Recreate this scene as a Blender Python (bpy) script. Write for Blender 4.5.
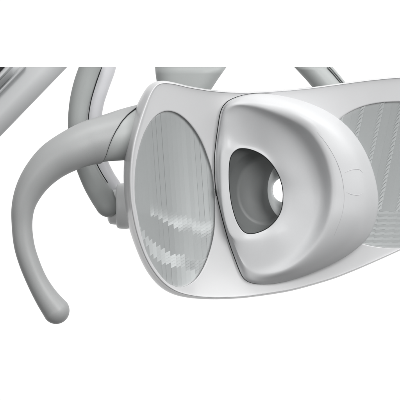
import bpy, bmesh, math
from mathutils import Vector
for o in list(bpy.data.objects): bpy.data.objects.remove(o)
SC = bpy.context.scene
COL = SC.collection
# ------------------------------------------------------------------ camera, surroundings, lamps
D = 1600.0            # camera distance in millimetres; one picture unit = one millimetre at depth 0
MM = 0.001
cam = bpy.data.cameras.new("camera"); camo = bpy.data.objects.new("camera", cam); COL.objects.link(camo)
camo.location = (200*MM, -D*MM, 0); camo.rotation_euler = (math.radians(90), 0, 0)
cam.sensor_width = 36; cam.lens = 36*D/400; cam.shift_y = -(200-67)/400; cam.clip_start = 0.05; cam.clip_end = 50
SC.camera = camo
SC.view_settings.view_transform = 'Standard'; SC.view_settings.look = 'None'
SC.view_settings.exposure = 0; SC.view_settings.gamma = 1

w = bpy.data.worlds.new("World"); SC.world = w; w.use_nodes = True
nt = w.node_tree; bg = nt.nodes['Background']
tc = nt.nodes.new('ShaderNodeTexCoord'); sx = nt.nodes.new('ShaderNodeSeparateXYZ')
nt.links.new(tc.outputs['Generated'], sx.inputs[0])
def wramp(sock, pts):
    mr = nt.nodes.new('ShaderNodeMapRange'); mr.inputs[1].default_value = -1; mr.inputs[2].default_value = 1
    nt.links.new(sock, mr.inputs[0]); r = nt.nodes.new('ShaderNodeValToRGB'); nt.links.new(mr.outputs[0], r.inputs[0])
    e = r.color_ramp.elements
    while len(e) < len(pts): e.new(0.5)
    for i, (p, v) in enumerate(pts): e[i].position = (p+1)/2; e[i].color = (v, v, v, 1)
    return r.outputs[0]
# white studio sweep behind the lamp, dim room behind the camera, brighter overhead than below
ry = wramp(sx.outputs[1], [(-1, 0.0), (0.25, 0.0), (0.72, 1.0), (1, 1.0)])
rz = wramp(sx.outputs[2], [(-1, 0.10), (-0.35, 0.10), (0.2, 0.30), (1, 0.7)])
mx = nt.nodes.new('ShaderNodeMix'); mx.data_type = 'RGBA'
nt.links.new(ry, mx.inputs[0]); nt.links.new(rz, mx.inputs[6]); mx.inputs[7].default_value = (1.02, 1.02, 1.02, 1)
nt.links.new(mx.outputs[2], bg.inputs[0]); bg.inputs[1].default_value = 1.0

def area(name, loc, target, size, power, sy=None):
    l = bpy.data.lights.new(name, 'AREA'); l.energy = power; l.size = size
    if sy: l.shape = 'RECTANGLE'; l.size_y = sy
    o = bpy.data.objects.new(name, l); COL.objects.link(o); o.location = loc
    o.rotation_euler = (Vector(target)-Vector(loc)).to_track_quat('-Z', 'Y').to_euler(); return o
area("softbox_top", (0.15, -0.45, 1.10), (0.22, 0, -0.12), 0.7, 5.5, 0.5)
area("softbox_front", (1.0, -1.4, 0.50), (0.22, 0, -0.12), 0.9, 19.5)
area("softbox_high_right", (1.15, 0.0, 0.62), (0.22, 0, -0.12), 0.6, 5.0)  # added unseen lamp, placed so the tilted facets mirror it
area("softbox_left", (-0.6, -1.6, 0.1), (0.15, 0, -0.12), 0.6, 4.2)

# ------------------------------------------------------------------ helpers
def P(px, py, d=0.0):
    s = (D+d)/D
    return Vector(((200+(px-200)*s)*MM, d*MM, (67-py)*s*MM))
def Yf(x, y):      # depth of the concave panel
    if x < 230: t = 230-x; d = -(0.22*t+0.0009*t*t+0.00003*t**3)
    else: t = x-230; d = 0.22*t+0.0009*t*t
    return d - 0.0009*(y-192)**2 - 4*math.exp(-((x-225)/13)**2-((y-122)/24)**2)
def mat(name, col, rough=0.4, spec=0.5, metal=0.0, coat=0.0, bump=0.0, bscale=600, emit=None, vary=0.03):
    m = bpy.data.materials.new(name); m.use_nodes = True; n = m.node_tree; b = n.nodes['Principled BSDF']
    b.inputs['Roughness'].default_value = rough; b.inputs['Specular IOR Level'].default_value = spec
    b.inputs['Metallic'].default_value = metal; b.inputs['Coat Weight'].default_value = coat; b.inputs['Coat Roughness'].default_value = 0.12
    t = n.nodes.new('ShaderNodeTexCoord'); no = n.nodes.new('ShaderNodeTexNoise'); no.inputs['Scale'].default_value = 25
    n.links.new(t.outputs['Object'], no.inputs['Vector'])
    r = n.nodes.new('ShaderNodeMapRange'); r.inputs[3].default_value = 1-vary; r.inputs[4].default_value = 1+vary
    n.links.new(no.outputs[0], r.inputs[0])
    mu = n.nodes.new('ShaderNodeVectorMath'); mu.operation = 'SCALE'; mu.inputs[0].default_value = col[:3]
    n.links.new(r.outputs[0], mu.inputs['Scale']); n.links.new(mu.outputs[0], b.inputs['Base Color'])
    if bump:
        n2 = n.nodes.new('ShaderNodeTexNoise'); n2.inputs['Scale'].default_value = bscale; n.links.new(t.outputs['Object'], n2.inputs['Vector'])
        bp = n.nodes.new('ShaderNodeBump'); bp.inputs['Strength'].default_value = bump; bp.inputs['Distance'].default_value = 0.0004
        n.links.new(n2.outputs[0], bp.inputs['Height']); n.links.new(bp.outputs[0], b.inputs['Normal'])
    if emit: b.inputs['Emission Color'].default_value = (1, 1, 1, 1); b.inputs['Emission Strength'].default_value = emit
    return m
M_PANEL = mat('white_lacquer', (0.61, 0.612, 0.618), 0.30, 0.45, coat=0.25, bump=0.02)
M_HOUSE = mat('white_plastic', (0.605, 0.61, 0.618), 0.45, 0.35, coat=0.08, bump=0.03)
M_GREY = mat('grey_matt_plastic', (0.385, 0.392, 0.392), 0.42, 0.45, bump=0.10, bscale=1500)
M_GREY2 = mat('grey_arm_plastic', (0.36, 0.375, 0.37), 0.48, 0.35, bump=0.06, bscale=1500)
M_PALE = mat('pale_plastic', (0.62, 0.62, 0.64), 0.4, 0.4, bump=0.03)
M_COLLAR = mat('light_grey_plastic', (0.80, 0.81, 0.81), 0.4, 0.4, bump=0.03)
M_SOCKET = mat('grey_socket_plastic', (0.43, 0.445, 0.44), 0.45, 0.4, bump=0.03)
M_SEAM = mat('gap_dark', (0.02, 0.022, 0.022), 0.7, 0.2)  # near-black for gap and seam lines; gap shade put into the colour
M_FINE = mat('grey_joint', (0.50, 0.50, 0.51), 0.6, 0.2)
M_BOWL = mat('dark_grey_bowl', (0.19, 0.198, 0.197), 0.45, 0.5)
M_BOWL2 = mat('grey_reflector_cup', (0.34, 0.352, 0.352), 0.5, 0.35)
M_ALU = mat('satin_aluminium', (0.60, 0.61, 0.615), 0.5, 0.35, metal=0.0, bump=0.03)
M_BLACK = mat('plain_black', (0.012, 0.012, 0.014), 0.4, 0.4)
M_LED = mat('lit_led', (0.9, 0.9, 0.9), 0.3, 0.5, emit=1.4)
M_FACET = mat('mirror_facets', (0.60, 0.61, 0.61), 0.46, 0.4, metal=0.22, vary=0.02)
M_GLASS = bpy.data.materials.new('clear_cover_glass'); M_GLASS.use_nodes = True
_n = M_GLASS.node_tree; _n.nodes.remove(_n.nodes['Principled BSDF'])
_t = _n.nodes.new('ShaderNodeBsdfTransparent'); _t.inputs[0].default_value = (0.93, 0.94, 0.94, 1)
_g = _n.nodes.new('ShaderNodeBsdfGlossy'); _g.inputs['Roughness'].default_value = 0.12
_f = _n.nodes.new('ShaderNodeFresnel'); _f.inputs[0].default_value = 1.28
_m = _n.nodes.new('ShaderNodeMixShader'); _n.links.new(_f.outputs[0], _m.inputs[0]); _n.links.new(_t.outputs[0], _m.inputs[1])
_n.links.new(_g.outputs[0], _m.inputs[2]); _n.links.new(_m.outputs[0], _n.nodes['Material Output'].inputs[0])

def obj(name, bm, m, parent=None, smooth=True, merge=0.00001, recalc=True, clip=False, sharp=0):
    if merge: bmesh.ops.remove_doubles(bm, verts=bm.verts, dist=merge)
    if clip:   # the arm ends in a clean level cut
        g = bm.verts[:]+bm.edges[:]+bm.faces[:]
        r = bmesh.ops.bisect_plane(bm, geom=g, plane_co=(0, 0, 0), plane_no=(0, 0, 1), clear_outer=True)
        es = [e for e in r['geom_cut'] if isinstance(e, bmesh.types.BMEdge)]
        caps = bmesh.ops.holes_fill(bm, edges=es)['faces']
    if recalc: bmesh.ops.recalc_face_normals(bm, faces=bm.faces)
    for f in bm.faces: f.smooth = smooth
    if clip:
        for f in caps: f.smooth = False
        bmesh.ops.split_edges(bm, edges=[e for e in bm.edges if e.is_valid and any(len(f.verts) > 8 for f in e.link_faces)])
    if sharp:
        for e in bm.edges:
            if len(e.link_faces) == 2 and e.calc_face_angle(0) > math.radians(sharp): e.smooth = False
    me = bpy.data.meshes.new(name); bm.to_mesh(me); bm.free(); me.materials.append(m)
    o = bpy.data.objects.new(name, me); COL.objects.link(o)
    if parent is not None: o.parent = parent
    return o
def cr(p0, p1, p2, p3, t):
    return tuple(0.5*((2*b)+(-a+c)*t+(2*a-5*b+4*c-d)*t*t+(-a+3*b-3*c+d)*t**3) for a, b, c, d in zip(p0, p1, p2, p3))
def spline(pts, n=8, closed=False):
    out = []; N = len(pts)
    for i in range(N if closed else N-1):
        if closed: q = [pts[(i+k) % N] for k in (-1, 0, 1, 2)]
        else: q = [pts[max(0, min(N-1, i+k))] for k in (-1, 0, 1, 2)]
        for j in range(n): out.append(cr(*q, j/n))
    if not closed: out.append(tuple(pts[-1]))
    return out
def polar(loop, c, angs):
    """resample a closed loop of (x,y[,d...]) at given angles round c"""
    L = len(loop); out = []
    for a in angs:
        dx, dy = math.cos(a), math.sin(a); best = None
        for i in range(L):
            p, q = loop[i], loop[(i+1) % L]
            x1, y1 = p[0]-c[0], p[1]-c[1]; x2, y2 = q[0]-c[0], q[1]-c[1]
            s1 = dx*y1-dy*x1; s2 = dx*y2-dy*x2
            if s1*s2 <= 0 and s1 != s2:
                t = s1/(s1-s2); x = x1+(x2-x1)*t; y = y1+(y2-y1)*t; r = x*dx+y*dy
                if r > 0 and (best is None or r > best[0]): best = (r, tuple(u+(v-u)*t for u, v in zip(p, q)))
        out.append(best[1])
    return out
def loft(bm, rings, closed=True, cap0=False, cap1=False):
    vs = [[bm.verts.new(p) for p in r] for r in rings]; n = len(vs[0])
    for a, b in zip(vs, vs[1:]):
        for i in range(n if closed else n-1):
            j = (i+1) % n
            try: bm.faces.new((a[i], a[j], b[j], b[i]))
            except ValueError: pass
    if cap0: bm.faces.new(vs[0][::-1])
    if cap1: bm.faces.new(vs[-1])
    return vs
def tube(bm, pts, n=40, sub=8, kd=1.0, round_end=True, round_start=False, closed=False):
    """pts: (px,py,depth,radius)"""
    s = spline(pts, sub, closed)
    if round_end and not closed:
        (x1, y1, d1, r1), (x0, y0, d0, r0) = s[-1], s[-2]
        l = math.hypot(x1-x0, y1-y0) or 1; ux, uy, ud = (x1-x0)/l, (y1-y0)/l, (d1-d0)/l
        for k in range(1, 13):
            a = k/12*math.pi/2; s.append((x1+ux*r1*math.sin(a), y1+uy*r1*math.sin(a), d1+ud*r1*math.sin(a), max(r1*math.cos(a), 0.02)))
    C = [P(*q[:3]) for q in s]; rings = []
    for i, q in enumerate(s):
        if closed: T = C[(i+1) % len(C)]-C[i-1]
        else:
            k = min(i, len(C)-2); T = C[min(k+1, len(C)-1)]-C[max(k-1, 0)]
        T.normalize(); N = T.cross(Vector((0, 1, 0))).normalized(); B = N.cross(T)
        r = q[3]*MM*(D+q[2])/D
        rings.append([C[i]+N*(r*math.cos(2*math.pi*j/n))+B*(r*kd*math.sin(2*math.pi*j/n)) for j in range(n)])
    if closed: rings.append(rings[0])
    loft(bm, rings, True, not closed, not closed)
def line(name, pts, r, m, parent, closed=False, sub=6, taper=False):
    n_ = len(pts)-1
    bm = bmesh.new(); tube(bm, [(*p, r*(min(1, 0.12+3.2*min(i, n_-i)/n_) if taper else 1)) for i, p in enumerate(pts)], 8, sub, round_end=False, closed=closed)
    return obj(name, bm, m, parent, merge=None)
def empty(name, loc):
    o = bpy.data.objects.new(name, None); COL.objects.link(o); o.location = loc; return o
def under(o, root):
    o.parent = root; o.matrix_parent_inverse = root.matrix_basis.inverted(); return o

lamp = empty('dental_lamp', P(215, 192, 10))
lamp['label'] = 'white dental lamp with lit bulb, oval facet reflectors and a hooked grey handle'
lamp['category'] = 'dental lamp'
def part(name, bm, m, **k): return under(obj(name, bm, m, None, **k), lamp)

# ------------------------------------------------------------------ reflector panel
O_TOP = [(400,76.5),(370,79.3),(340,83.3),(310,87.3),(280,90),(250,91.7),(230,91.3),(210,89.5),(190,86.2),(175,82.6),(165,80.8)]
O_LEFT = [(157,81.4),(150,84.8),(145,90.3),(140,99),(136,107.5),(132,118),(128.5,130),(125.6,145),(124,161),(123.6,180),(124.6,200),(127,218),(130,231),(135.5,247),(142.3,263),(150.5,276.5),(161,287.5),(174,294.5)]
O_BOT = [(190,298),(210,299.3),(230,298.9),(250,297.3),(280,293),(300,288.7),(330,280),(350,272.5),(370,264),(400,250.5)]
O_RIGHT = [(430,236),(455,222),(474,200),(484,170),(484,130),(474,98),(455,80),(430,75)]
OUT = spline(O_TOP+O_LEFT+O_BOT+O_RIGHT, 6, True)
R_TOP = [(400,78),(370,80.8),(340,84.8),(310,88.8),(280,91.5),(250,93.2),(230,92.8),(210,91.2),(190,88),(176,84.8),(166,83.6)]
R_LEFT = [(159.5,84.8),(155,89),(151,96.5),(147.5,106),(143.8,117),(140.5,128),(136.6,142),(134,157),(132.6,172),(132.3,186),(133.3,202),(135.8,217),(139,232),(143.6,247),(149.2,260),(157,272.5),(166.5,283),(178,290.5)]
R_BOT = [(192,294.6),(210,296.7),(230,296.6),(250,295.2),(280,291),(300,286.8),(330,278.2),(350,270.8),(370,262.4),(400,249)]
R_RIGHT = [(429,234.5),(453.5,220.5),(472,199),(482,169.5),(482,130.5),(472.3,99),(454,81.7),(430,76.6)]
RIM = spline(R_TOP+R_LEFT+R_BOT+R_RIGHT, 6, True)
LENS = spline([(168,111),(160,113),(153,118.5),(148,125.5),(143,135.5),(138.5,150),(135.7,165),(134.6,180),(135,200),(137.5,215),(140.7,232),(145,248),(151,262),(158.5,273.5),(166.5,282),(175,286.3),(182,287),(190,284),(198,276.5),(205,264),(210.7,248),(214,232),(215.2,214),(214.6,192),(212,172),(207.5,156.5),(201.5,141.5),(194,129),(186,119.7),(177,113.2)], 6, True)
C1 = (176, 198); C2 = (400, 175)
LENS2 = []
for i in range(160):
    a = 2*math.pi*i/160; c, s = math.cos(a), math.sin(a); e = 2/2.45
    LENS2.append((400+81*math.copysign(abs(c)**e, c), 175+73.3*math.copysign(abs(s)**e, s)))
XS = 226.0
def cut_left(loop):   # part of the rim loop left of XS, closed along the vertical x = XS
    return clip_loop(loop, lambda p: XS-p[0])
def clip_loop(loop, f):
    out = []; n = len(loop)
    for i in range(n):
        p, q = loop[i], loop[(i+1) % n]; a, b = f(p), f(q)
        if a >= 0: out.append(p)
        if a*b < 0: t = a/(a-b); out.append((p[0]+(q[0]-p[0])*t, p[1]+(q[1]-p[1])*t))
    return out
bm = bmesh.new()
NA = 240; ANG = [2*math.pi*i/NA for i in range(NA)]
def angles_with(loop, c):   # include the exact corners at x = XS
    extra = [math.atan2(p[1]-c[1], p[0]-c[0]) % (2*math.pi) for p in loop if abs(p[0]-XS) < 1e-6 or abs(p[0]-XS+0.4) < 1e-6]
    return sorted(ANG+[e+k for e in extra for k in (-1e-4, 0, 1e-4)])
for lens, c, f, low in ((LENS, C1, lambda p: XS-p[0], 0), (LENS2, C2, lambda p: p[0]-XS+0.4, 0.08)):
    rl = clip_loop(RIM, f); an = angles_with(rl, c)
    a = polar(lens, c, an); b = polar(rl, c, an); rings = []
    # small step down into the reflector well, then the front face
    rings.append([P(x, y, Yf(x, y)+8) for x, y in a]); rings.append([P(x, y, Yf(x, y)+1.2) for x, y in a])
    for k in range(0, 37):
        t = k/36
        rings.append([P(p[0]+(q[0]-p[0])*t, p[1]+(q[1]-p[1])*t,
                        Yf(p[0]+(q[0]-p[0])*t, p[1]+(q[1]-p[1])*t)+low+(0.5 if k == 0 else 0)) for p, q in zip(a, b)])
    loft(bm, rings)
# the panel is open behind the housing
gone = []
for f in bm.faces:
    c = f.calc_center_median(); k = D/(D+c.y/MM); x = 200+(c.x/MM-200)*k; y = 67-c.z/MM*k
    if ((x-264)/42)**2+((y-190)/50)**2 < 1: gone.append(f)
bmesh.ops.delete(bm, geom=gone, context='FACES')
# rolled rim, flank and back
cc = (260, 190)
SA = [2*math.pi*i/720 for i in range(720)]
r_ = polar(RIM, cc, SA); o_ = polar(OUT, cc, SA)
def rimring(t, dd):
    out = []
    for p, q in zip(r_, o_):
        w_ = math.hypot(q[0]-p[0], q[1]-p[1]); x = p[0]+(q[0]-p[0])*t; y = p[1]+(q[1]-p[1])*t
        out.append(P(x, y, Yf(p[0], p[1])+dd*(1.0 if w_ < 3 else 1+(w_-3)*0.28)))
    return out
rings = [rimring(-0.12, 0.4), rimring(0, -0.1), rimring(0.06, -0.9), rimring(0.16, -1.5), rimring(0.27, -1.3), rimring(0.36, -0.4), rimring(0.44, 1.2), rimring(0.62, 3.2), rimring(0.82, 6.0), rimring(0.94, 8.8), rimring(1.0, 12), rimring(0.98, 15), rimring(0.8, 17), rimring(0.0, 19)]
for k in range(1, 9):
    t = 1-k/8.0
    rings.append([P(cc[0]+(p[0]-cc[0])*t, cc[1]+(p[1]-cc[1])*t, Yf(cc[0]+(p[0]-cc[0])*t, cc[1]+(p[1]-cc[1])*t)+20+16*(1-t*t)) for p in r_])
loft(bm, rings)
panel = part('panel', bm, M_PANEL, merge=None)

# ------------------------------------------------------------------ faceted reflectors behind clear covers
def inside(loop, x, y):
    c = False; j = len(loop)-1
    for i in range(len(loop)):
        if (loop[i][1] > y) != (loop[j][1] > y) and x < (loop[j][0]-loop[i][0])*(y-loop[i][1])/(loop[j][1]-loop[i][1])+loop[i][0]: c = not c
        j = i
    return c
def facets(loop, c, strips, band, name, teeth=()):
    """each strip is a run of small cells; a cell's own slant decides what it mirrors"""
    root_bm = bmesh.new()
    y0 = min(p[1] for p in loop); y1 = max(p[1] for p in loop); ym = (y0+y1)/2
    def pull(px, py):      # keep cells inside the well outline
        if inside(loop, px, py): return px, py
        dx, dy = px-c[0], py-c[1]; lo, hi = 0.0, 1.0
        for _ in range(14):
            mid = (lo+hi)/2
            if inside(loop, c[0]+dx*mid, c[1]+dy*mid): lo = mid
            else: hi = mid
        return c[0]+dx*lo, c[1]+dy*lo
    def cell(pts, sx_, sy_, off, mid):
        if any(inside(loop, *p) for p in pts):
            vs = []
            for p in pts:
                px, py = pull(*p)
                vs.append(root_bm.verts.new(P(px, py, Yf(px, py)+4.5+off+sx_*(px-mid[0])+sy_*(py-mid[1]))))
            try: root_bm.faces.new(vs)
            except ValueError: pass
    for (xa, xb, lean, seed, tooth, cut) in strips:
        y = y0-20
        while y < y1+10:
            xl = lambda yy: lean*(yy-ym)
            yn = y+tooth; mx_ = (xa+xb)/2; my = y+tooth/2-cut/2
            cell([(xa+xl(y), y), (xb+xl(y-cut), y-cut), (xb+xl(yn-cut), yn-cut), (xa+xl(yn), yn)], *band(mx_, my, seed), (mx_+xl(my), my))
            y = yn
    for (xa, xb, lean, pitch, back, ya, yb) in teeth:
        y = ya
        while y < yb:
            xl = lambda yy: lean*(yy-ym); m = (y+pitch/2)
            cell([(xa+xl(y), y), (xb+xl(y), y-3.5), (xb+xl(y), y+pitch-4.2), (xa+xl(y)-back, y+pitch)], -0.20, -0.06, -1.0, ((xa+xb)/2+xl(m), m-2))
            y += pitch
    an = [2*math.pi*i/120 for i in range(120)]; a = polar(loop, c, an)     # reflector's own backing shell
    loft(root_bm, [[P(c[0]+(p[0]-c[0])*t, c[1]+(p[1]-c[1])*t, Yf(c[0]+(p[0]-c[0])*t, c[1]+(p[1]-c[1])*t)+6.6) for p in a] for t in (0.02, .15, .3, .45, .6, .75, .9, 1.01)], cap0=True)
    return part(name, root_bm, M_FACET, smooth=False, merge=None, recalc=False)
def band_left(x, y, seed):
    k = seed[0]; h = seed[1]
    tb = lambda T: next((u[1]+(v[1]-u[1])*(x-u[0])/(v[0]-u[0]) for u, v in zip(T, T[1:]) if u[0] <= x <= v[0]), T[0][1] if x < T[0][0] else T[-1][1])
    b1 = tb([(148,213),(152.5,216),(164,222.5),(175,228),(186,232.6),(197.5,235),(214,236)])+1.2*math.sin(k*2.1+h)
    b2a = tb([(139,228),(143,234),(152.5,245),(164,251),(175,255),(186,258.5),(204,261)])+1.6*math.sin(k*2.3+h)
    b2b = tb([(139,236),(148,255),(159,263),(170.5,267.5),(186,269.5),(197,270.5),(210,271)])+1.6*math.sin(k*5+h)
    sx_ = 0.08*math.sin(k*7.7)
    if x > 149 and b1-15 < y < b1: return ((sx_-0.40*(1-(b1-y)/16)), -0.22*(1-(b1-y)/16), 0)
    if b2a < y < b2b: return (sx_-0.36, -0.2, 0)
    if b1 <= y <= b2a: return (sx_, 0.06, 0)
    return (sx_-0.03*h, -0.01, 0)
strips = []; x = 118; k = 0
while x < 225:
    wd = [9.5, 8.2, 10.5, 9.0][k % 4]*(0.75 if x < 150 else 1.0)
    strips.append((x, x+wd/2, 0.07, (k, 0), 3.0, 2.4)); strips.append((x+wd/2, x+wd, 0.07, (k, 1), 3.0, 2.4)); x += wd; k += 1
facets(LENS, C1, strips, band_left, 'facet_reflector')
def band_right(x, y, seed):
    if y > 208 and int(y/2.6) % 2: return (-0.07, -0.10, 0)
    return (0.03*math.sin(seed*3), 0.0, 0)
strips = []; teeth = []; x = 292; k = 0
while x < 510:
    strips.append((x, x+9.5, -0.21, k, 2.6, 0.6)); strips.append((x+9.5, x+19, -0.21, k+0.7, 2.6, 0.6))
    teeth.append((x+17.5, x+20.6, -0.21, 4.6, 3.2, 98, 212))
    x += 19; k += 1
facets(LENS2, C2, strips, band_right, 'facet_reflector', teeth)
def cover(loop, c, name):
    bm = bmesh.new(); an = [2*math.pi*i/160 for i in range(160)]; a = polar(loop, c, an)
    rings = []
    for t in (0.02, 0.2, 0.4, 0.6, 0.8, 0.985):
        rings.append([P(c[0]+(p[0]-c[0])*t, c[1]+(p[1]-c[1])*t, Yf(c[0]+(p[0]-c[0])*t, c[1]+(p[1]-c[1])*t)+1.0) for p in a])
    loft(bm, rings, cap0=True)
    return part(name, bm, M_GLASS)
cover(LENS, C1, 'glass_cover'); cover(LENS2, C2, 'glass_cover')

# ------------------------------------------------------------------ central housing
HC = (256, 190)
SEAM = [(216.3,190),(215,175),(214.8,160),(216,145),(218.2,128),(221,112),(226,103.5),(234,98.5),(245,95.2),(257,93.8),(272,94.3),(290,97.5),(310,103.5),(330,113),(349,128),(364,149),(374,174),(378.3,198),(376.5,217),(369,236),(355,250),(338,261),(318,270.5),(298,278),(280,282.6),(264,284),(252,282.6),(245,279),(240.5,272),(235,258),(228,238),(221,212)]
def seam_d(x, y):
    k = min(1, max(0, (x-250)/110)); return Yf(x, y)-2.5-k*10
ROUT = [(x, y, seam_d(x, y)) for x, y in SEAM]
ROP = [(228.6,180,-15),(228.8,166,-15),(230.5,156.5,-14.5),(235,150.5,-13),(241,148,-10),(251,149.3,-7.5),(262,154.3,-7),(271,162.5,-6),(278,173,-4),(282,184,-3),(283.4,195,-3),(282,209,-4),(277,219.5,-6),(268.5,228,-8),(258,233,-10.5),(249,234.2,-12),(242.5,231.2,-14),(236.5,222,-15),(232,208,-15.5),(229.6,194,-15.5)]
RLP = [(221.8,182,-16),(221.5,162,-16),(223.5,152,-15.5),(229,145,-14.5),(238,142,-10),(254,143,-7),(268,149,-7),(281,160,-7),(290,174,-7),(294,190,-6),(293,208,-7),(286,223,-9),(275,234,-12),(262,240,-12.5),(248,241.5,-14),(238,239.5,-15.2),(230,233,-16),(225,217,-16.5),(222.6,200,-16.5)]
RG = [(219.2,184,-12.5),(218.8,160,-12),(221.5,140,-12),(227,122,-16),(238,112,-18),(253,114,-19),(272,121,-19),(293,131,-15),(309,149,-11),(319,170,-9),(322.5,191,-9),(320,213,-11),(310,234,-11),(294,252,-11),(276,263,-11),(258,266,-11),(246,262,-12),(237,249,-13),(227,224,-13.5),(221.5,204,-13)]
RK = [(217.8,184,-9),(216.8,160,-9),(219.2,135,-10),(223.5,114,-14),(232,105.5,-21),(247,104.5,-25),(268,109.5,-31),(291,119,-33),(311,132,-33),(325,152,-31),(332,174,-29),(334,195,-28),(331,217,-28),(322,238,-25),(305,257,-20),(285,270,-16),(264,275,-12),(250,272,-11),(241,261,-12),(231,236,-11),(222.5,208,-10)]
RM = [(217.2,184,-7),(215.8,160,-7.5),(218.5,132,-7),(221.8,113.5,-9),(228,103.8,-12),(243,99,-17),(262,99,-23),(288,104.5,-28),(312,115,-29),(334,128,-21),(350,150,-16),(358,175,-12),(361,198,-10),(358,220,-10),(347,240,-9),(327,257,-9),(303,270,-9),(280,277.5,-8),(262,280.5,-8),(249,278.5,-9),(241.5,268,-7.5),(233,243,-7),(222,209,-7)]
HA = [2*math.pi*i/300 for i in range(300)]
R3 = [polar(spline(r, 6, True), HC, HA) for r in (ROP, RLP, RG, RK, RM, ROUT)]
SUBR = 7
bm = bmesh.new(); rings = []
lip = [(p[0]+(HC[0]-p[0])*0.012, p[1]+(HC[1]-p[1])*0.012, p[2]+1.2) for p in R3[0]]
rings.append([P(p[0], p[1], p[2]+7) for p in lip]); rings.append([P(*p) for p in lip])
for i in range(5):
    for j in range(SUBR):
        rr = []
        for a in range(300):
            q = [R3[max(0, min(5, i+k))][a] for k in (-1, 0, 1, 2)]
            # 3-point tension keeps rings monotone where they crowd on the left
            rr.append(P(*cr(*q, j/SUBR)))
        rings.append(rr)
rings.append([P(*p) for p in R3[5]])
# rounded turn-in at the border, then straight back into the panel
rings.append([P(p[0], p[1], p[2]+(3 if p[0] < 250 else 6)) for p in R3[5]])
rings.append([P(p[0]+(HC[0]-p[0])*0.02, p[1]+(HC[1]-p[1])*0.02, Yf(p[0], p[1])+10) for p in R3[5]])
loft(bm, rings)
housing = part('lamp_housing', bm, M_HOUSE)
# joint between housing and panel: dark tube drawn for the gap's shade
sl = [(x, y, Yf(x, y)-1.4) for x, y in SEAM]
i0 = [p[0] for p in sl].index(290)
order = sl[i0-10:i0+0][::-1]   # top part towards the left corner
left = [(272,93.8),(257,93.3),(245,94.7),(234,98.0),(225.6,103.1),(220.6,111.8),(217.8,128),(215.6,145),(214.4,160),(214.6,175),(215.9,190),(220.6,212),(227.6,238),(234.6,258.2),(240.1,272.3),(244.8,279.5),(252,283.2),(261,284.3)]
j = line('joint', [(x, y, seam_d(x, y)-0.9) for x, y in left], 0.42, M_SEAM, None, taper=True); under(j, lamp)
# dark tube round the opening edge, standing in for the shaded gap
j = line('opening_gap_line', [(p[0]+(HC[0]-p[0])*0.012, p[1]+(HC[1]-p[1])*0.012, p[2]+0.7) for p in ROP], 0.5, M_SEAM, None, closed=True); under(j, lamp)
# bowl inside the opening
bm = bmesh.new(); rings = []
op = polar(spline(ROP, 6, True), HC, HA)
rings.append([P(HC[0]+(p[0]-HC[0])*0.985, HC[1]+(p[1]-HC[1])*0.985, p[2]+2) for p in op])
rings.append([P(HC[0]+(p[0]-HC[0])*1.0, HC[1]+(p[1]-HC[1])*1.0, p[2]+8) for p in op])
def ell(cx, cy, a, b, d, e=2.0): return [P(cx+a*math.copysign(abs(math.cos(t))**(2/e), math.cos(t)), cy+b*math.copysign(abs(math.sin(t))**(2/e), math.sin(t)), d) for t in HA]
rings += [ell(264, 191, 36, 41, 6, 2.3), ell(264, 191, 34, 39, 12, 2.3), ell(264, 191, 28, 35, 19), ell(263, 191, 25.5, 32.5, 21), ell(263, 191, 23, 30, 20.5), ell(262, 191, 12, 16, 24), ell(262, 191, 2, 2, 24.3)]
loft(bm, rings, cap1=True); part('bowl', bm, M_BOWL)
bm = bmesh.new()
cup = [ell(288, 190, 20.5, 30, 3.2), ell(288, 190, 20, 29.4, 2.8), ell(286.5, 190, 15, 19, 6.2), ell(284.0, 190, 11.8, 12.5, 7.6), ell(284.0, 190, 11.6, 12.2, 12)]
loft(bm, cup); cup_o = part('reflector_cup', bm, M_BOWL2)
bm = bmesh.new(); loft(bm, [ell(283.6, 190, 11.0, 12.1, 9.5), ell(283.6, 190, 9.6, 10.6, 6.5), ell(283.6, 190, 6, 6.4, 4.6), ell(283.6, 190, 0.2, 0.2, 4)])
part('led', bm, M_LED)

# faint panel joint and catch outline on the right of the housing
def house_d(px, py):
    a = math.atan2(py-HC[1], px-HC[0]) % (2*math.pi); i = int(a/(2*math.pi)*300) % 300
    r = math.hypot(px-HC[0], py-HC[1]); prof = []
    for k in range(5):
        for jj in range(SUBR):
            q = [R3[max(0, min(5, k+m))][i] for m in (-1, 0, 1, 2)]; c = cr(*q, jj/SUBR); prof.append((math.hypot(c[0]-HC[0], c[1]-HC[1]), c[2]))
    c = R3[5][i]; prof.append((math.hypot(c[0]-HC[0], c[1]-HC[1]), c[2]))
    for u, v in zip(prof, prof[1:]):
        if u[0] <= r <= v[0]: return u[1]+(v[1]-u[1])*(r-u[0])/(v[0]-u[0]+1e-9)
    return prof[-1][1]
for pts in ([(317,132),(326,143),(334,156),(340,170),(343.5,186),(344,202),(341,218),(334,236)], [(344,173),(351,170),(359,169.5),(364,174)], [(346,192),(352,194.5),(359,195),(364,192)]):
    dn = spline(pts, 3)
    under(line('joint', [(x, y, house_d(x, y)+0.05) for x, y in dn], 0.27, M_FINE, None, sub=2, taper=True), lamp)
# small latch gap beside the left reflector
bm = bmesh.new(); tube(bm, [(215.0, 189, -6.2, 0.6), (215.7, 190.2, -7.4, 0.8), (216.4, 196.0, -7.6, 0.6)], 10, 3, round_end=False); part('latch', bm, M_SEAM)

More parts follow.
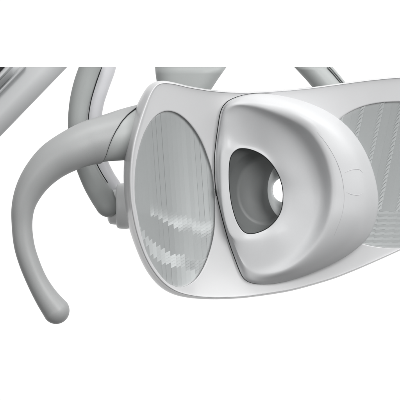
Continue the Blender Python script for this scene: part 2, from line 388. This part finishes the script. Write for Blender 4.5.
# ------------------------------------------------------------------ handle
HP = [(144,131.5,-4,27.6),(134,133.6,-13,27.2),(126,135.2,-18,26.6),(117,137,-22,25.5),(102,140,-27,23.6),(88.5,143.2,-31,22.2),(71.5,150.2,-36,20.3),(53.5,160.8,-38,18.6),(39,175,-40,16.1),(29,190.5,-41,13.8),(23.2,207,-42,11.6),(22,225,-42,10.3),(24,244.5,-42,10.2),(29,262,-42,10.2),(37,281,-42,10.3),(46.5,297.5,-42,11.5),(56.2,310.6,-42,13.3)]
handle = empty('handle', P(120, 137, -26)); under(handle, lamp)
bm = bmesh.new()
s = spline(HP, 14)
def at_t(t):
    t = max(0, min(len(s)-1.001, t)); i = int(t); f = t-i
    return [a+(b-a)*f for a, b in zip(s[i], s[i+1])]
mouth = [(-1.0,141),(-0.92,135),(-0.8,128.5),(-0.6,122.5),(-0.3,117.0),(0.0,113.0),(0.35,109.5),(0.65,107.0),(0.85,104.5),(1.0,101)]
def mouth_x(v):
    for (a, x1), (b, x2) in zip(mouth, mouth[1:]):
        if a <= v <= b: return x1+(x2-x1)*(v-a)/(b-a)
    return mouth[0][1] if v < -1 else mouth[-1][1]
def frame(t):
    q = at_t(t); a = P(*at_t(t-0.6)[:3]); b = P(*at_t(t+0.6)[:3]); T = (b-a).normalized()
    N = T.cross(Vector((0, 1, 0))).normalized(); B = N.cross(T); return P(*q[:3]), N, B, q[3]*MM*(D+q[2])/D, q
NS = 64
def start_t(phi):
    # find where the sleeve mouth crosses this side of the grip
    v = None
    for i in range(0, 900):
        t = i*0.1; c, N, B, r, q = frame(t)
        if t == 0: sgn = 1 if N.z < 0 else -1
        yy = -math.cos(phi)*(1 if N.z > 0 else -1)
        x = q[0]+(N.x*math.cos(phi)+B.x*math.sin(phi))*q[3]
        if x <= mouth_x(yy): return t
    return 0
t0 = [start_t(2*math.pi*j/NS) for j in range(NS)]
TE = len(s)-1.001
rings = []; edge = []
n = 110
for i in range(n+1):
    u = i/n; ring = []
    for j in range(NS):
        t = t0[j]+(TE-t0[j])*u; c, N, B, r, q = frame(t); ph = 2*math.pi*j/NS
        ring.append(c+N*(r*math.cos(ph))+B*(r*math.sin(ph)))
        if i == 0: edge.append((c, N, B, r, ph))
    rings.append(ring)
inner = [[c+N*((r-k*MM)*math.cos(ph))+B*((r-k*MM)*math.sin(ph)) for c, N, B, r, ph in edge] for k in (0.5, 3.5)]
c, N, B, r, q = frame(TE); T = N.cross(Vector((0, 1, 0))).normalized()
c2 = P(*at_t(TE-0.6)[:3]); T = (c-c2).normalized()
for k in range(1, 13):
    a = k/12*math.pi/2
    rings.append([c+T*(r*math.sin(a))+N*(r*max(math.cos(a), .01)*math.cos(2*math.pi*j/NS))+B*(r*max(math.cos(a), .01)*math.sin(2*math.pi*j/NS)) for j in range(NS)])
loft(bm, [inner[1], inner[0]]+rings, cap1=True)
grip = under(obj('grip', bm, M_GREY), handle)
bpy.context.view_layer.update()
def uh(o):
    o.parent = handle; o.matrix_parent_inverse = handle.matrix_world.inverted(); return o
uh(grip)
bm = bmesh.new(); tube(bm, [(a, b, d, r-1.6) for a, b, d, r in HP[:6]], 56, 8, round_end=False); uh(obj('socket', bm, M_SOCKET))
bm = bmesh.new()   # dark ring imitating the shade in the gap at the grip mouth
rr = []
for k in range(9):
    a = 2*math.pi*k/8
    rr.append([c+N*((r-0.9*MM+0.45*MM*math.cos(a))*math.cos(ph))+B*((r-0.9*MM+0.45*MM*math.cos(a))*math.sin(ph))+Vector((0.55*MM*math.sin(a)+0.3*MM, 0, 0)) for c, N, B, r, ph in edge])
loft(bm, rr); uh(obj('mouth_gap_ring', bm, M_SEAM))

# ------------------------------------------------------------------ yoke arms behind
def pair(a, b, d): return ((a[0]+b[0])/2, (a[1]+b[1])/2, d, math.hypot(a[0]-b[0], a[1]-b[1])/2)
bm = bmesh.new()
Y0 = 36
tube(bm, [pair((89,42),(112,48),Y0),pair((79.3,66),(100.7,70),Y0),pair((73,85),(94.3,88),Y0),pair((69.2,104),(89.2,106),Y0),pair((68,125),(87,125),Y0),pair((70,146),(89,142),Y0),pair((75.6,167),(94.3,160),Y0-4),pair((83.5,187),(104,178),Y0-12),pair((91,200.5),(113.5,192),Y0-20),pair((96,208.5),(117,200),Y0-27)], 44, 8)
part('yoke_arm', bm, M_GREY2, clip=True)
bm = bmesh.new()
tube(bm, [(110,44,52,11),(104,68,52,11.5),(97.8,86,52,11.3),(92.3,104,52,11.3),(90,125,52,11),(91.5,145,52,11),(97,163,50,11),(103.5,178,46,11.5),(111,192,42,12.5),(114,205,38,13)], 40, 8)
part('yoke_lining', bm, M_PALE, clip=True)
line_o = line('joint', [(108.2,48,33),(101.4,68,33),(95.2,86,33),(90.3,104,33),(88.1,124,33),(89.9,142,32),(95.2,160,27),(101.6,173,20),(107.6,182.5,16)], 0.5, M_SEAM, None, taper=False)
bm = bmesh.new(); bm.from_mesh(line_o.data); bpy.data.objects.remove(line_o); part('joint', bm, M_SEAM, clip=True, merge=None)
# knuckle: two turned collars between yoke and panel
def lathe_x(prof, cy, d, m, name, n=56):
    bm = bmesh.new(); rings = []
    for x, r in spline(prof, 5):
        c = P(x, cy, d); rr = r*MM*(D+d)/D
        rings.append([c+Vector((0, rr*math.cos(2*math.pi*j/n), rr*math.sin(2*math.pi*j/n))) for j in range(n)])
    loft(bm, rings, cap0=True, cap1=True); return part(name, bm, m)
lathe_x([(108,13),(110,16.5),(113,17.3),(118,17.6),(121,17.2),(122.6,16)], 207, 22, M_COLLAR, 'knuckle')
lathe_x([(116,16),(117,20.5),(118.5,22),(121,22.6),(125,22.8),(128,22.6),(140,20)], 206, 22, M_COLLAR, 'collar')
# right arm of the yoke
bm = bmesh.new()
def arm_band(bm, A, B_, d, th, bulge):
    rings = []
    A = spline(A, 6); B_ = spline(B_, 6)
    for p, q in zip(A, B_):
        ring = []
        for k in range(13):
            t = k/12; e = math.sin(math.pi*t)**0.6 if 0 < t < 1 else 0
            ring.append(P(p[0]+(q[0]-p[0])*t, p[1]+(q[1]-p[1])*t, d-bulge*e))
        for k in range(12, -1, -1):
            t = k/12; ring.append(P(p[0]+(q[0]-p[0])*t, p[1]+(q[1]-p[1])*t, d+th))
        rings.append(ring)
    loft(bm, rings, cap0=True, cap1=True)
arm_band(bm, [(274,46),(294.2,67),(312.2,87),(328,110),(338,140)], [(306,46),(327.3,67),(343,84.5),(360,108),(372,140)], 150, 22, 14)
part('yoke_arm', bm, M_GREY2, clip=True)
bm = bmesh.new(); tube(bm, [(309,46,152,1.7),(330,67,152,1.8),(344.3,84,152,1.8),(361,107,152,1.8),(374,140,152,1.8)], 16, 6, kd=3); part('edge_rib', bm, M_GREY2, clip=True)
bm = bmesh.new(); tube(bm, [(306.5,46,146,0.6),(327.8,67,146,0.6),(342.4,84.5,146,0.6),(359.4,108,146,0.6)], 8, 6, kd=2); part('joint', bm, M_BOWL, clip=True, merge=None)
# stem joining the panel back to the missing ceiling arm
bm = bmesh.new(); rings = []
for y, xl, xr in ((60,154.7,231),(67,155,226.5),(74,155.6,221.5),(81,156.6,216.7),(88.5,158.2,211.8),(100,161,203),(130,166,196)):
    cx, a = (xl+xr)/2, (xr-xl)/2
    rings.append([P(cx+a*math.copysign(abs(math.cos(t))**0.62, math.cos(t)), y, 62+26*math.copysign(abs(math.sin(t))**0.8, math.sin(t))) for t in [2*math.pi*i/72 for i in range(72)]])
loft(bm, rings, cap0=True, cap1=True); part('mounting_stem', bm, M_GREY2, clip=True)

# ------------------------------------------------------------------ support arm at upper left
rail = empty('support_arm', P(0, 120, 260))
rail['label'] = 'ribbed aluminium support arm rising diagonally at the upper left behind the lamp'; rail['category'] = 'support arm'
def extr(prof, m, name):
    bm = bmesh.new(); rings = []
    for k in (-0.5, 0, 0.5, 1, 1.5, 2.2):
        rings.append([P(x-67*k, 67+69.5*k, d) for x, d in prof])
    loft(bm, rings, cap0=True, cap1=True); o = obj(name, bm, m, None, clip=True, sharp=22); return under(o, rail)
def rounded(ctrl, n=4): return spline(ctrl, n)
front = rounded([(67.2,246),(66.3,238),(63,233),(55,228),(46,226),(38,229),(31,234),(27.5,238.5)], 4)
front += rounded([(26.0,240),(25.2,233),(23.6,230),(22.4,232),(21.4,243)], 3)+[(20.8,262),(20,266),(13.2,266),(12.6,262)]+rounded([(11.8,238),(10.5,229),(8.5,228),(6.8,230),(5.9,238)], 3)
back = [(5.5,300),(66,300)]
extr(front+back, M_ALU, 'profile')
extr([(5.2,250),(4,248),(-18,247),(-20,250),(-20,300),(5.0,300)], M_BLACK, 'black_strip')  # plain black strip along the dark gap beside the profile

SC.render.resolution_x = 1024; SC.render.resolution_y = 1024
